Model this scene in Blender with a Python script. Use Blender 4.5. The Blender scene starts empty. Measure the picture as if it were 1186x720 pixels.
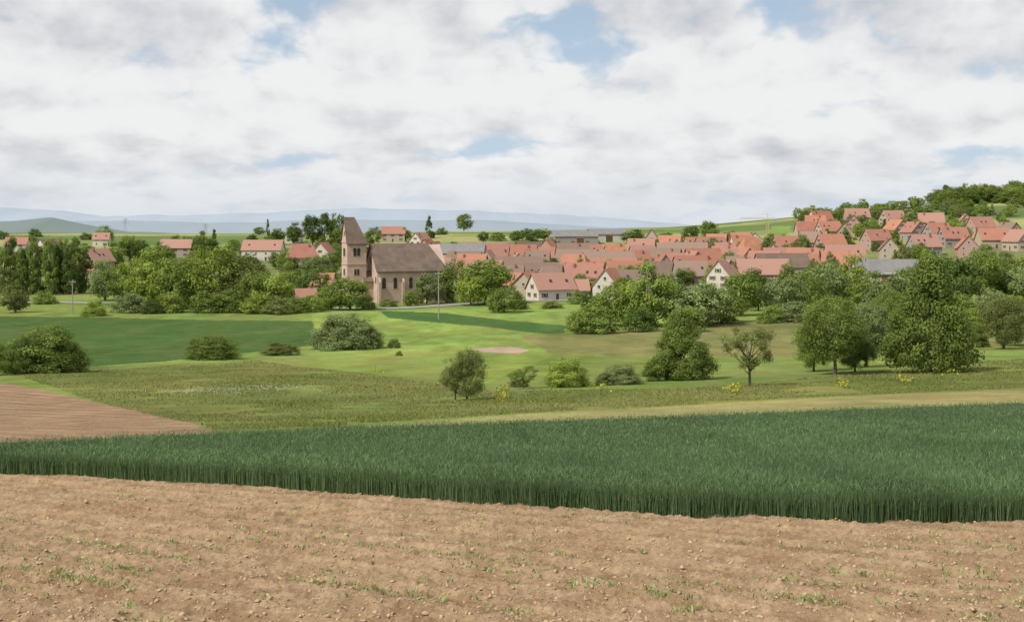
import bpy, math, random
import numpy as np
from mathutils import Vector, Matrix
random.seed(7); rng=np.random.default_rng(7)
sc=bpy.context.scene; COL=sc.collection
F=1400.0; U0=593.0; V0=262.0
# ---------------------------------------------------------------- noise
def _h(ix,iy,s):
    n=(ix.astype(np.int64)*374761393+iy.astype(np.int64)*668265263+s*1442695041)&0xffffffff
    n=((n^(n>>13))*1274126177)&0xffffffff
    return ((n^(n>>16))&0xffff)/65535.0
def vn(x,y,s=0):
    x=np.asarray(x,float);y=np.asarray(y,float)
    ix=np.floor(x);iy=np.floor(y);fx=x-ix;fy=y-iy
    fx=fx*fx*(3-2*fx);fy=fy*fy*(3-2*fy)
    a=_h(ix,iy,s);b=_h(ix+1,iy,s);c=_h(ix,iy+1,s);d=_h(ix+1,iy+1,s)
    return (a*(1-fx)+b*fx)*(1-fy)+(c*(1-fx)+d*fx)*fy
def fbm(x,y,s=0,o=4):
    r=0;a=.5;t=0
    for i in range(o):
        r=r+a*vn(x*2**i,y*2**i,s+i);t+=a;a*=.5
    return r/t
# ---------------------------------------------------------------- terrain
D=[2,10,20,40,60,80,110,150,200,250,300,370,450,550,700,850,1000,1300,2500,6000,12000,40000]
CU=[-900,0,593,800,950,1186,1600]
base=[-1.96,-3.0,-4.3,-6.9]
T={
-900:base+[-9.6,-11.8,-14,-17.3,-20,-21.6,-22.3,-23.2,-23.5,-22,-18,-10,-5,-15,-50,-80,-90,-90],
0:base+[-9.6,-11.8,-14,-17.3,-20,-21.6,-22.3,-23.2,-23.5,-22,-18,-10,-5,-15,-50,-80,-90,-90],
593:base+[-9.2,-11.2,-13.9,-17.4,-19.9,-21.6,-22.6,-23.3,-23.5,-22,-16,-7,-2.5,-10,-50,-80,-90,-90],
800:base+[-9.0,-10.9,-13.5,-16.9,-19.2,-20.8,-21.8,-22.4,-22.4,-20.5,-14,-5,0,-6,-40,-80,-90,-90],
950:base+[-8.8,-10.7,-13.1,-16.2,-18.4,-19.8,-20.6,-21,-20.6,-17,-6,6,11,6,-20,-60,-90,-90],
1186:base+[-8.5,-10.4,-12.6,-15.5,-17.6,-18.7,-19.3,-19.5,-18,-12,0,14,24,28,10,-40,-90,-90],
1600:base+[-8.2,-10,-12,-14.8,-16.7,-17.6,-18,-18,-15,-8,8,26,40,50,30,-40,-90,-90]}
NL=1200; lnD=np.linspace(math.log(2),math.log(40000),NL); dd=np.exp(lnD)
UU=np.linspace(-900,1600,126)
tab=np.array([np.interp(dd,D,T[c]) for c in CU])
G=np.array([[np.interp(u,CU,tab[:,j]) for j in range(NL)] for u in UU])
def gsm(A,sig,ax):
    r=int(sig*3);k=np.exp(-.5*(np.arange(-r,r+1)/sig)**2);k/=k.sum()
    P=np.pad(A,[(r,r) if i==ax else (0,0) for i in range(2)],mode='edge')
    return np.apply_along_axis(lambda m:np.convolve(m,k,'valid'),ax,P)
G=gsm(gsm(G,9,1),3,0)
def H(x,y):
    x=np.asarray(x,float);y=np.asarray(y,float)
    yc=np.clip(y,2.01,39000)
    u=np.clip(U0+F*x/np.maximum(y,8),-899,1599)
    fi=(np.log(yc)-lnD[0])/(lnD[1]-lnD[0]);i=np.clip(fi.astype(int),0,NL-2);fi=fi-i
    fj=(u-UU[0])/(UU[1]-UU[0]);j=np.clip(fj.astype(int),0,len(UU)-2);fj=fj-j
    h=(G[j,i]*(1-fi)+G[j,i+1]*fi)*(1-fj)+(G[j+1,i]*(1-fi)+G[j+1,i+1]*fi)*fj
    w=np.clip((y-70)/120,0,1)
    h=h+w*(fbm(x/45,y/45,5,3)-.5)*1.1+np.clip((y-700)/600,0,1)*(fbm(x/220,y/400,9,2)-.5)*6
    return np.where(y<2.01,-1.70-.13*y,h)
def Hs(x,y): return float(H(np.array([x]),np.array([y]))[0])
DS=np.exp(np.linspace(math.log(4),math.log(1150),2500))
def ground_at(u,v,off=0.0,cap=1000):
    t=(u-U0)/F
    vv=V0-F*(H(t*DS,DS)+off)/DS
    k=np.where((vv<=v))[0]
    d=DS[k[0]] if len(k) else cap
    d=min(d,cap)
    return t*d,d
# ---------------------------------------------------------------- materials
def nmat(name):
    m=bpy.data.materials.new(name);m.use_nodes=True;nt=m.node_tree;nt.nodes.clear();return m,nt
def nd(nt,ty,inp=None,**kw):
    n=nt.nodes.new(ty)
    for k,v in kw.items(): setattr(n,k,v)
    for k,v in (inp or {}).items():
        if isinstance(v,bpy.types.NodeSocket): nt.links.new(v,n.inputs[k])
        else: n.inputs[k].default_value=v
    return n
def mth(nt,op,a,b=None,c=None,clamp=False):
    i={0:a}
    if b is not None:i[1]=b
    if c is not None:i[2]=c
    n=nd(nt,'ShaderNodeMath',i,operation=op);n.use_clamp=clamp;return n.outputs[0]
def mixc(nt,f,a,b,bt='MIX'):
    n=nt.nodes.new('ShaderNodeMix');n.data_type='RGBA';n.blend_type=bt
    for k,v in ((0,f),(6,a),(7,b)):
        if isinstance(v,bpy.types.NodeSocket): nt.links.new(v,n.inputs[k])
        else: n.inputs[k].default_value=v
    return n.outputs[2]
def c4(c): return (c[0],c[1],c[2],1)
def surf(name,c,c2=None,sc_=3.0,rough=.85,bump=0,bsc=20,rnd=None,wave=None):
    m,nt=nmat(name)
    tc=nd(nt,'ShaderNodeTexCoord')
    no=nd(nt,'ShaderNodeTexNoise',{'Vector':tc.outputs['Object'],'Scale':sc_,'Detail':4.0})
    f=mth(nt,'MULTIPLY_ADD',no.outputs[0],2.2,-.6,clamp=True)
    col=mixc(nt,f,c4(c),c4(c2 or tuple(x*.75 for x in c)))
    if rnd:
        oi=nd(nt,'ShaderNodeObjectInfo')
        col=mixc(nt,oi.outputs['Random'],col,c4(rnd))
    p=nd(nt,'ShaderNodeBsdfPrincipled',{'Base Color':col,'Roughness':rough,'Specular IOR Level':.25})
    if wave:
        w=nd(nt,'ShaderNodeTexWave',{'Vector':tc.outputs['Object'],'Scale':wave,'Distortion':.6},bands_direction='Z')
        col2=mixc(nt,.2,col,w.outputs[0],'MULTIPLY');nt.links.new(col2,p.inputs['Base Color'])
    if bump:
        n2=nd(nt,'ShaderNodeTexNoise',{'Vector':tc.outputs['Object'],'Scale':bsc,'Detail':5.0})
        b=nd(nt,'ShaderNodeBump',{'Height':n2.outputs[0],'Strength':bump,'Distance':.05})
        nt.links.new(b.outputs[0],p.inputs['Normal'])
    nd(nt,'ShaderNodeOutputMaterial',{'Surface':p.outputs[0]})
    return m
def leafmat(name,c,c2,trans=.38):
    m,nt=nmat(name)
    a=nd(nt,'ShaderNodeAttribute',attribute_name='Col')
    oi=nd(nt,'ShaderNodeObjectInfo')
    s=nd(nt,'ShaderNodeSeparateColor',{0:a.outputs['Color']})
    col=mixc(nt,s.outputs[1],c4(c),c4(c2))
    k=mth(nt,'MULTIPLY',s.outputs[0],mth(nt,'MULTIPLY_ADD',oi.outputs['Random'],.42,.84))
    k3=nd(nt,'ShaderNodeCombineColor',{0:k,1:k,2:k})
    col=mixc(nt,1.0,col,k3.outputs[0],'MULTIPLY')
    d=nd(nt,'ShaderNodeBsdfDiffuse',{'Color':col})
    o=d.outputs[0]
    if trans:
        t=nd(nt,'ShaderNodeBsdfTranslucent',{'Color':col})
        o=nd(nt,'ShaderNodeMixShader',{0:trans,1:o,2:t.outputs[0]}).outputs[0]
    nd(nt,'ShaderNodeOutputMaterial',{'Surface':o})
    return m
HUE={'bright':leafmat('leaf_bright',(.215,.28,.05),(.27,.335,.08)),
'mid':leafmat('leaf_mid',(.15,.21,.045),(.205,.265,.068)),
'dark':leafmat('leaf_dark',(.09,.14,.036),(.13,.185,.05)),
'grey':leafmat('leaf_grey',(.19,.24,.095),(.235,.285,.115)),
'olive':leafmat('leaf_olive',(.16,.195,.06),(.215,.235,.08))}
BARK=surf('bark',(.12,.10,.075),(.06,.052,.04),8)
# ---------------------------------------------------------------- mesh helpers
def mesh_np(name,V,Fc,mats,col=None,smooth=False):
    me=bpy.data.meshes.new(name);V=np.asarray(V,np.float32)
    me.vertices.add(len(V));me.vertices.foreach_set('co',V.ravel())
    if not isinstance(Fc,list):Fc=[Fc]
    li=np.concatenate([f.ravel() for f in Fc]).astype(np.int32)
    ls=[];o=0
    for f in Fc:
        ls.append(o+np.arange(len(f))*f.shape[1]);o+=f.size
    ls=np.concatenate(ls).astype(np.int32)
    me.loops.add(len(li));me.loops.foreach_set('vertex_index',li)
    me.polygons.add(len(ls));me.polygons.foreach_set('loop_start',ls)
    if smooth: me.polygons.foreach_set('use_smooth',np.ones(len(ls),bool))
    me.update(calc_edges=True);me.validate()
    for m in (mats if isinstance(mats,list) else [mats]): me.materials.append(m)
    if col is not None:
        a=me.color_attributes.new(name='Col',type='FLOAT_COLOR',domain='POINT')
        if col.shape[1]==3: col=np.hstack([col,np.ones((len(col),1))])
        a.data.foreach_set('color',col.astype(np.float32).ravel())
    return me
class MB:
    def __init__(s): s.v=[];s.f=[];s.m=[];s.mats=[]
    def mi(s,m):
        if m not in s.mats:s.mats.append(m)
        return s.mats.index(m)
    def add(s,vs,fs,m):
        o=len(s.v);k=s.mi(m);s.v+=[tuple(v) for v in vs]
        for f in fs: s.f.append([o+i for i in f]);s.m.append(k)
    def box(s,x0,x1,y0,y1,z0,z1,m):
        s.add([(x0,y0,z0),(x1,y0,z0),(x1,y1,z0),(x0,y1,z0),(x0,y0,z1),(x1,y0,z1),(x1,y1,z1),(x0,y1,z1)],
        [(0,3,2,1),(4,5,6,7),(0,1,5,4),(1,2,6,5),(2,3,7,6),(3,0,4,7)],m)
    def prism(s,prof,x0,x1,m,caps=True):
        n=len(prof)
        vs=[(x0,a,b) for a,b in prof]+[(x1,a,b) for a,b in prof]
        fs=[(i,(i+1)%n,n+(i+1)%n,n+i) for i in range(n)]
        if caps: fs+=[tuple(range(n))[::-1],tuple(range(n,2*n))]
        s.add(vs,fs,m)
    def roof(s,x0,x1,W,z,rise,o,th,m,hip0=0,hip1=0):
        k=rise/(W/2); a=W/2+o; ze=z-k*o
        pr=[(-a,ze),(0,z+rise),(a,ze),(a,ze+th),(0,z+rise+th),(-a,ze+th)]
        vs=[(x0+(hip0 if i in(1,4) else 0),p,q) for i,(p,q) in enumerate(pr)]+[(x1-(hip1 if i in(1,4) else 0),p,q) for i,(p,q) in enumerate(pr)]
        fs=[(i,(i+1)%6,6+(i+1)%6,6+i) for i in range(6)]+[(0,5,4,1),(1,4,3,2),(6,7,10,11),(7,8,9,10)]
        if hip0: fs+=[(5,3,4),(0,1,2),(0,2,3,5)]
        if hip1: fs+=[(11,10,9),(6,8,7),(6,11,9,8)]
        s.add(vs,fs,m)
    def tube(s,pts,rad,m,n=7):
        P=[Vector(p) for p in pts];rings=[]
        for i,p in enumerate(P):
            d=(P[min(i+1,len(P)-1)]-P[max(i-1,0)]).normalized()
            a=d.orthogonal().normalized();b=d.cross(a)
            rings.append([p+(a*math.cos(6.2832*j/n)+b*math.sin(6.2832*j/n))*rad[i] for j in range(n)])
        vs=[q for r in rings for q in r]
        fs=[(i*n+j,i*n+(j+1)%n,(i+1)*n+(j+1)%n,(i+1)*n+j) for i in range(len(P)-1) for j in range(n)]
        fs.append(tuple(range((len(P)-1)*n,len(P)*n)))
        s.add(vs,fs,m)
    def mesh(s,name):
        me=bpy.data.meshes.new(name);me.from_pydata(s.v,[],s.f)
        for m in s.mats: me.materials.append(m)
        me.polygons.foreach_set('material_index',s.m);me.update();return me
def ob(name,me,parent=None,loc=(0,0,0),rz=0,scl=(1,1,1),**p):
    o=bpy.data.objects.new(name,me);COL.objects.link(o)
    o.location=loc;o.rotation_euler=(0,0,rz);o.scale=scl
    if parent:o.parent=parent
    for k,v in p.items():o[k]=v
    return o
# ---------------------------------------------------------------- ground
def inpoly(px,py,poly):
    r=np.zeros(px.shape,bool);n=len(poly)
    for i in range(n):
        x1,y1=poly[i];x2,y2=poly[(i+1)%n]
        c=((y1>py)!=(y2>py))&(px<(x2-x1)*(py-y1)/((y2-y1) or 1e-9)+x1)
        r^=c
    return r
def wpoly(P,off=0):
    out=[]
    for u,v in P:
        x,y=ground_at(u,v,off);out.append((x/y,math.log(y)))
    return out
POLY=[
([(360,362),(440,360),(700,352),(930,362),(880,380),(640,388),(660,402),(600,428),(560,445),(300,418),(372,398),(362,372)],(.20,.27,.068)),
([(440,360),(520,363),(657,377),(652,388),(560,378),(450,368)],(.068,.125,.040)),
([(600,388),(700,384),(930,366),(1186,352),(1560,350),(1560,395),(1186,400),(930,412),(820,412),(640,410)],(.175,.182,.07)),
([(380,404),(450,400),(560,396),(540,408),(430,414)],(.235,.295,.075)),
([(-800,369),(100,367),(362,372),(372,398),(250,412),(110,424),(-800,436)],(.066,.115,.036)),
([(20,436),(110,424),(300,418),(420,432),(560,452),(800,450),(1186,415),(1560,400),(1560,443),(1186,449),(900,462),(600,479),(420,490),(420,505),(235,508),(240,493),(100,462)],(.165,.188,.058)),
([(330,498),(600,480),(900,463),(1186,450),(1560,436),(1560,480),(1186,490),(600,520),(350,515)],(.25,.24,.105)),
([(-800,430),(0,443),(100,462),(240,493),(235,520),(0,535),(-800,550)],(.28,.19,.12)),
([(545,404),(590,401),(615,406),(600,410),(560,408)],(.38,.28,.20)),
([(860,320),(895,262),(918,262),(905,285),(890,320)],(.17,.235,.07)),
]
ys=np.concatenate([np.linspace(-10,3,10)[:-1],np.exp(np.linspace(math.log(3),math.log(60),90))[:-1],
  np.exp(np.linspace(math.log(60),math.log(1050),460))[:-1],np.exp(np.linspace(math.log(1050),math.log(39000),60))])
us=np.concatenate([np.linspace(-1500,-60,28)[:-1],np.arange(-60,1250,2.2),np.linspace(1250,2700,28)[1:]])
TT,YY=np.meshgrid((us-U0)/F,ys)
XX=TT*np.sqrt(YY**2+36)
ZZ=H(XX,YY)
nr,nc=XX.shape
def gridfaces(nr,nc):
    i=np.arange(nr-1)[:,None]*nc+np.arange(nc-1)[None,:]
    return np.stack([i,i+1,i+nc+1,i+nc],-1).reshape(-1,4)
x=XX.ravel();y=YY.ravel()
tq=x/np.maximum(y,3)+(fbm(x/6,y/6,3,3)-.5)*1.2/np.maximum(y,20)
lq=np.log(np.maximum(y,1))+(fbm(x/5,y/5,4,3)-.5)*2.0/np.maximum(y,20)
C=np.zeros((len(x),3));C[:]=(.17,.225,.06)
fb=fbm(x/30,y/30,11,4)
C[y>400]=(.165,.185,.075)
m=y>620;band=fbm(x/160+.3*y/100,y/60,21,2)
bc=np.where(band[:,None]>.58,np.array([[.27,.27,.12]]),np.where(band[:,None]>.47,np.array([[.18,.225,.08]]),np.array([[.115,.16,.06]])))
C[m]=bc[m]
even=np.zeros(len(x),bool)
for i,(P,c) in enumerate(POLY):
    q=inpoly(tq,lq,wpoly(P));C[q]=c
    if i in(1,4,7): even|=q
    elif i: even&=~q
    if i==7: C[q]*=(1+.10*np.sin((y[q]+.9*x[q])*2.6)+.35*(fbm(x[q]/1.2,y[q]/1.2,47,3)-.5))[:,None]
fx,fy=ground_at(272,452)
k=np.exp(-(((x-fx)/4.0)**2+((y-fy)/4.0)**2))*np.clip((fbm(x/1.0,y/1.0,31,3)-.42)*5,0,1)
C=C*(1-k[:,None]*.3)+np.array([[.5,.5,.38]])*k[:,None]*.3
ev=np.where(even,.38,1.0)
C*= (1+ev*(-.22+.44*fb))[:,None]
st=fbm(x/3.5,y/11,43,4);mm=(y>55)&(y<330)
C[mm]*=(1+ev[mm]*(-.38+.76*st[mm]))[:,None]
br=np.clip(fbm(x/8,y/22,48,3)*3-1.3,0,1)[:,None]*.42*ev[:,None]
C=np.where(mm[:,None]&(C[:,1:2]>C[:,0:1]),C*(1-br)+np.array([[.20,.185,.08]])*br,C)
w2=fbm(x/9,y/16,41,3)
C[:,0]*=(1+ev*(-.18+.36*w2))
m_,nt=nmat('ground_cover')
a=nd(nt,'ShaderNodeAttribute',attribute_name='Col')
g=nd(nt,'ShaderNodeNewGeometry')
n1=nd(nt,'ShaderNodeTexNoise',{'Vector':g.outputs['Position'],'Scale':.35,'Detail':6.0,'Roughness':.65})
n2=nd(nt,'ShaderNodeTexNoise',{'Vector':g.outputs['Position'],'Scale':4.0,'Detail':4.0,'Roughness':.7})
f=mth(nt,'ADD',mth(nt,'MULTIPLY_ADD',n1.outputs[0],.9,.05),mth(nt,'MULTIPLY',n2.outputs[0],.95))
k3=nd(nt,'ShaderNodeCombineColor',{0:f,1:f,2:f})
col=mixc(nt,1.0,a.outputs['Color'],k3.outputs[0],'MULTIPLY')
b=nd(nt,'ShaderNodeBump',{'Height':n2.outputs[0],'Strength':.8,'Distance':.3})
p=nd(nt,'ShaderNodeBsdfDiffuse',{'Color':col,'Normal':b.outputs[0]})
nd(nt,'ShaderNodeOutputMaterial',{'Surface':p.outputs[0]})
GM=m_
ob('ground',mesh_np('ground',np.stack([x,y,ZZ.ravel()],1),gridfaces(nr,nc),GM,C,True),kind='structure')
# ---------------------------------------------------------------- near ploughed field
EP=[ground_at(u,v) for u,v in [(0,554),(200,565),(400,580),(600,595),(800,608),(1000,615),(1186,616)]]
ex=np.array([p[0] for p in EP]);ey=np.array([p[1] for p in EP])
def yedge(x):
    x=np.asarray(x,float);r=np.interp(x,ex,ey)
    s0=(ey[1]-ey[0])/(ex[1]-ex[0]);s1=(ey[-1]-ey[-3])/(ex[-1]-ex[-3])
    r=np.where(x<ex[0],ey[0]+s0*(x-ex[0]),r);return np.where(x>ex[-1],np.maximum(ey[-1]+s1*(x-ex[-1]),8),r)
FP=[ground_at(u,v,.42) for u,v in [(0,509),(240,499),(400,493),(600,486),(800,479),(1000,471),(1186,464)]]
gx=np.array([p[0] for p in FP]);gy=np.array([p[1] for p in FP])
def yfar(x):
    x=np.asarray(x,float);r=np.interp(x,gx,gy);s0=(gy[1]-gy[0])/(gx[1]-gx[0]);s1=(gy[-1]-gy[-2])/(gx[-1]-gx[-2])
    r=np.where(x<gx[0],gy[0]+s0*(x-gx[0]),r);return np.where(x>gx[-1],gy[-1]+s1*(x-gx[-1]),r)
RA=.84;RN_=1/math.sqrt(1+RA*RA)
def rowq(x,y): return (y+RA*x)*RN_
def soil(x,y,full=False):
    x=np.asarray(x,float);y=np.asarray(y,float)
    al=(x-RA*y)*RN_
    q0=rowq(x,y);q=q0+(fbm(al/6,q0/6,60,2)-.5)*.06
    amp=.15+1.2*fbm(al/1.1,q0/.62,61,3)
    r=.016*(np.cos(2*np.pi*q/.62)+.35*np.cos(4*np.pi*q/.62+1))*amp
    tr=((q+.4)/2.48)%1*2.48
    r=r+(-.07*np.exp(-((tr-.5)/.11)**2)-.07*np.exp(-((tr-1.15)/.11)**2)+.038*np.exp(-((tr-.82)/.12)**2)+.025*np.exp(-((tr-.22)/.10)**2))*(.55+.45*amp)
    n=fbm(x/.6,y/.6,70,3)-.5; n2=fbm(x/.085,y/.085,71,3)-.5; n3=np.clip(vn(x/.04,y/.04,72)-.55,0,1);n4=np.clip(vn(x/.11,y/.11,73)-.68,0,1)
    z=r+.032*n+.048*n2+.050*n3+.07*n4+.10
    return (z,r) if full else z
yy=np.concatenate([np.linspace(-6,4,8)[:-1],1/np.linspace(1/4.0,1/27.0,560)])
tt=np.linspace(-.62,.62,1100)
T2,Y2=np.meshgrid(tt,yy);X2=T2*np.sqrt(Y2**2+36)*1.0
keep=(Y2<yedge(X2)+.6)
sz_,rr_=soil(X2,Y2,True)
Z2=H(X2,Y2)+sz_
# furrow shading put into the colour: paler crests, darker bottoms, random mottling
furrow_shade=np.clip(.6+rr_.ravel()*8+(fbm(X2.ravel()/.2,Y2.ravel()/.2,77,3)-.5)*1.3,0,1)
Fg=gridfaces(*X2.shape);Fg=Fg[keep.ravel()[Fg].all(1)]
m_,nt=nmat('ploughed_soil')
g=nd(nt,'ShaderNodeNewGeometry')
a=nd(nt,'ShaderNodeAttribute',attribute_name='Col')
n1=nd(nt,'ShaderNodeTexNoise',{'Vector':g.outputs['Position'],'Scale':.5,'Detail':4.0,'Roughness':.6})
n2=nd(nt,'ShaderNodeTexNoise',{'Vector':g.outputs['Position'],'Scale':18.0,'Detail':6.0,'Roughness':.75})
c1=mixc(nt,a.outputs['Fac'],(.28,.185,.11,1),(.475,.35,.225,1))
c1=mixc(nt,mth(nt,'MULTIPLY_ADD',n1.outputs[0],2.0,-.6,clamp=True),c1,mixc(nt,1.0,c1,(.88,.82,.76,1),'MULTIPLY'))
c2=mixc(nt,mth(nt,'MULTIPLY_ADD',n2.outputs[0],3,-.9,clamp=True),mixc(nt,1.0,c1,(.60,.58,.56,1),'MULTIPLY'),c1)
b=nd(nt,'ShaderNodeBump',{'Height':n2.outputs[0],'Strength':.9,'Distance':.04})
p=nd(nt,'ShaderNodeBsdfDiffuse',{'Color':c2,'Normal':b.outputs[0]})
nd(nt,'ShaderNodeOutputMaterial',{'Surface':p.outputs[0]})
SOIL=m_
ob('ploughed_field',mesh_np('ploughed_field',np.stack([X2.ravel(),Y2.ravel(),Z2.ravel()],1),Fg,SOIL,np.repeat(furrow_shade[:,None],3,1),False),kind='structure')
def sample_front(n,pw=1.0,y0=6.0,y1=25):
    q=rng.random(n*2);yv=1/(1/y0+(1/y1-1/y0)*q**pw)
    tv=rng.uniform(-.5,.5,n*2);xv=tv*yv
    k=yv<yedge(xv)-.05
    return xv[k][:n],yv[k][:n]
cx,cy=sample_front(20000)
nq=len(cx);o8=np.array([(1,0,0),(-1,0,0),(0,1,0),(0,-1,0),(0,0,1),(0,0,-1)],float)
f8=np.array([(0,2,4),(2,1,4),(1,3,4),(3,0,4),(2,0,5),(1,2,5),(3,1,5),(0,3,5)])
sz=.004+.022*rng.random(nq)**6+.005*rng.random(nq)
Vc=(o8[None]+rng.normal(0,.28,(nq,6,3)))*(.5+.9*rng.random((nq,6,1)))*sz[:,None,None]
hz=H(cx,cy)+soil(cx,cy)
Vc=np.stack([Vc[:,:,0]+cx[:,None],Vc[:,:,1]+cy[:,None],Vc[:,:,2]*.7+hz[:,None]+sz[:,None]*.1],-1).reshape(-1,3)
Fc=(f8[None]+6*np.arange(nq)[:,None,None]).reshape(-1,3)
CL=surf('soil_clod',(.46,.34,.22),(.31,.21,.13),5,1.0)
ob('soil_clods',mesh_np('soil_clods',Vc,Fc,CL),kind='stuff')
# ---------------------------------------------------------------- blades
def blades(px,py,pz,h,w,lean,colr):
    n=len(px);an=rng.random(n)*6.2832
    dx,dy=np.cos(an),np.sin(an);la=rng.random(n)*6.2832
    lx,ly=np.cos(la)*lean*h,np.sin(la)*lean*h
    V=np.empty((n,5,3))
    V[:,0]=np.stack([px-dx*w/2,py-dy*w/2,pz],1);V[:,1]=np.stack([px+dx*w/2,py+dy*w/2,pz],1)
    mx,my,mz=px+lx*.35,py+ly*.35,pz+h*.62
    V[:,2]=np.stack([mx+dx*w/2,my+dy*w/2,mz],1);V[:,3]=np.stack([mx-dx*w/2,my-dy*w/2,mz],1)
    V[:,4]=np.stack([px+lx,py+ly,pz+h*(1-.25*lean)],1)
    b=5*np.arange(n)[:,None]
    Cc=np.repeat(colr[:,None,:],5,1)
    return V.reshape(-1,3),b+np.array([[0,1,2,3]]),b+np.array([[3,2,4]]),Cc.reshape(-1,3)
def bladeobj(name,args,mat,**kw):
    V,q,t,c=blades(*args);return ob(name,mesh_np(name,V,[q,t],mat,c),**kw)
WM=leafmat('wheat_leaf',(.075,.128,.054),(.135,.188,.088),.22)
# crop: upright stems plus small flag leaves that arch near the top
N=330000
yv=(rng.random(N)*(62**.5-13.5**.5)+13.5**.5)**2
tv=rng.uniform(-.5,.5,N);xv=tv*yv
k=(yv>yedge(xv)+.0)&(yv<yfar(xv));xv=xv[k];yv=yv[k]
N2=110000;xe=rng.uniform(-11,8,N2);ye=yedge(xe)+rng.random(N2)**1.2*2.4+.05*(fbm(xe/.4,xe*0,80,3)-.5)
xv=np.concatenate([xv,xe]);yv=np.concatenate([yv,ye]);n=len(xv)
hb=.47+.025*(fbm(xv/2.5,yv/2.5,90,3)-.5)*2
hh=hb*(.80+.20*rng.random(n))
ww=.0052*(np.maximum(yv,16)/16)**1.15
le=.05+.25*rng.random(n)**2.2
cc=np.stack([.72+.42*rng.random(n)+.55*(fbm(xv/1.2,yv/5,91,3)-.5),rng.random(n)**1.8,np.zeros(n)],1)
z0=H(xv,yv)+.04
A1=(xv,yv,z0,hh,ww,le,cc)
k=rng.random(n)<.42;n2_=int(k.sum());hl=.05+.05*rng.random(n2_)
A2=(xv[k],yv[k],z0[k]+hb[k]*(.45+.47*rng.random(n2_)),hl,ww[k]*1.1,.6+.8*rng.random(n2_),cc[k])
V1,q1,t1,c1_=blades(*A1);V2,q2_,t2,c2_=blades(*A2);o1=len(V1)
ob('wheat_crop',mesh_np('wheat_crop',np.concatenate([V1,V2]),[np.concatenate([q1,q2_+o1]),np.concatenate([t1,t2+o1])],WM,np.concatenate([c1_,c2_])),kind='stuff')
s=np.linspace(0,1,90);xs=np.linspace(-32,34,220)
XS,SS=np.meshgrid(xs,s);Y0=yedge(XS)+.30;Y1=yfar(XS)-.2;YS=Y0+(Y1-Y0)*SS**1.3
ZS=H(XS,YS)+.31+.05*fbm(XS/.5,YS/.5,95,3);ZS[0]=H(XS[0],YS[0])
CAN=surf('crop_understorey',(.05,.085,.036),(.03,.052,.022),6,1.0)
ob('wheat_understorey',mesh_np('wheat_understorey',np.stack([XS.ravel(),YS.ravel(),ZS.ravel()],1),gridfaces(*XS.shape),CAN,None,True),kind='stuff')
GRM=leafmat('seedling_leaf',(.17,.235,.08),(.25,.29,.12),.3)
sx,sy=sample_front(9000,1.0)
q=rowq(sx,sy); q2=(np.round(q/.62-.5)+.5)*.62+rng.normal(0,.06,len(q)); sy=q2/RN_-RA*sx
k=(sy<yedge(sx)-.15)&(sy>5)&(fbm(sx/1.2,sy/1.2,100,3)+.3*rng.random(len(sx))>.74);sx=sx[k];sy=sy[k]
wx,wy=sample_front(9000);k=fbm(wx/.3,wy/.3,101,2)>.81;wx=wx[k];wy=wy[k]
ax=np.concatenate([np.repeat(sx,3),np.repeat(wx,5)]);ay=np.concatenate([np.repeat(sy,3),np.repeat(wy,5)])
n=len(ax);ax=ax+rng.normal(0,.018,n);ay=ay+rng.normal(0,.018,n)
cc=np.stack([.7+.6*rng.random(n),rng.random(n),np.zeros(n)],1)
bladeobj('seedlings',(ax,ay,H(ax,ay)+soil(ax,ay)-.01,.025+.04*rng.random(n),.007+.006*rng.random(n),.5+.6*rng.random(n),cc),GRM,kind='stuff')
MG=leafmat('meadow_grass',(.165,.195,.055),(.25,.25,.10),.35)
N=260000
yv=np.exp(rng.uniform(math.log(45),math.log(170),N));tv=rng.uniform(-.5,.5,N)
x_=tv*yv;kk=inpoly(tv,np.log(yv),wpoly(POLY[5][0]))&(fbm(x_/4,yv/4,110,3)>.38)
xv=x_[kk];yv=yv[kk];n=len(xv)
cc=np.stack([.78+.32*rng.random(n)+.45*(fbm(xv/5,yv/5,111,3)-.5),np.clip(fbm(xv/6,yv/9,112,2)*1.5-.45+.3*rng.random(n),0,1),np.zeros(n)],1)
bladeobj('meadow_grass',(xv,yv,H(xv,yv)-.02,(.07+.13*rng.random(n))*(.5+1.0*fbm(xv/7,yv/7,113,2)),.030*(yv/60)**.8,.8,cc),MG,kind='stuff')
YF=leafmat('yellow_flower',(.50,.46,.06),(.4,.42,.08),.2)
fl=[(580,467,10,4),(583,457,7,3),(850,456,7,5),(795,440,7,4),(1045,444,5,3),(975,449,5,3),(437,433,4,2),(640,458,8,1),(1105,437,5,1),(700,455,8,1)]
px=[];py=[]
for u,v,wu,hv in fl:
    X,Y=ground_at(u,v);nn=int(14*hv);px.append(X+rng.normal(0,wu*Y/F*.5,nn));py.append(Y+rng.normal(0,.7,nn))
px=np.concatenate(px);py=np.concatenate(py);n=len(px)
cc=np.stack([.6+.6*rng.random(n),rng.random(n),np.zeros(n)],1)
bladeobj('yellow_wildflowers',(px,py,H(px,py)+.1+.5*rng.random(n),.10+.06*rng.random(n),.10+.05*rng.random(n),.6,cc),YF,kind='stuff')
WF=leafmat('white_flower',(.55,.55,.42),(.45,.48,.32),.2)
n=1500;px=fx+rng.normal(0,2.8,n);py=fy+rng.normal(0,3.2,n);k=fbm(px/1.3,py/1.3,120,3)>.47;px=px[k];py=py[k];n=len(px)
cc=np.stack([.6+.5*rng.random(n),rng.random(n),np.zeros(n)],1)
bladeobj('white_wildflowers',(px,py,H(px,py)+.06+.1*rng.random(n),.05+.02*rng.random(n),.05+.03*rng.random(n),.8,cc),WF,kind='stuff')
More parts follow.
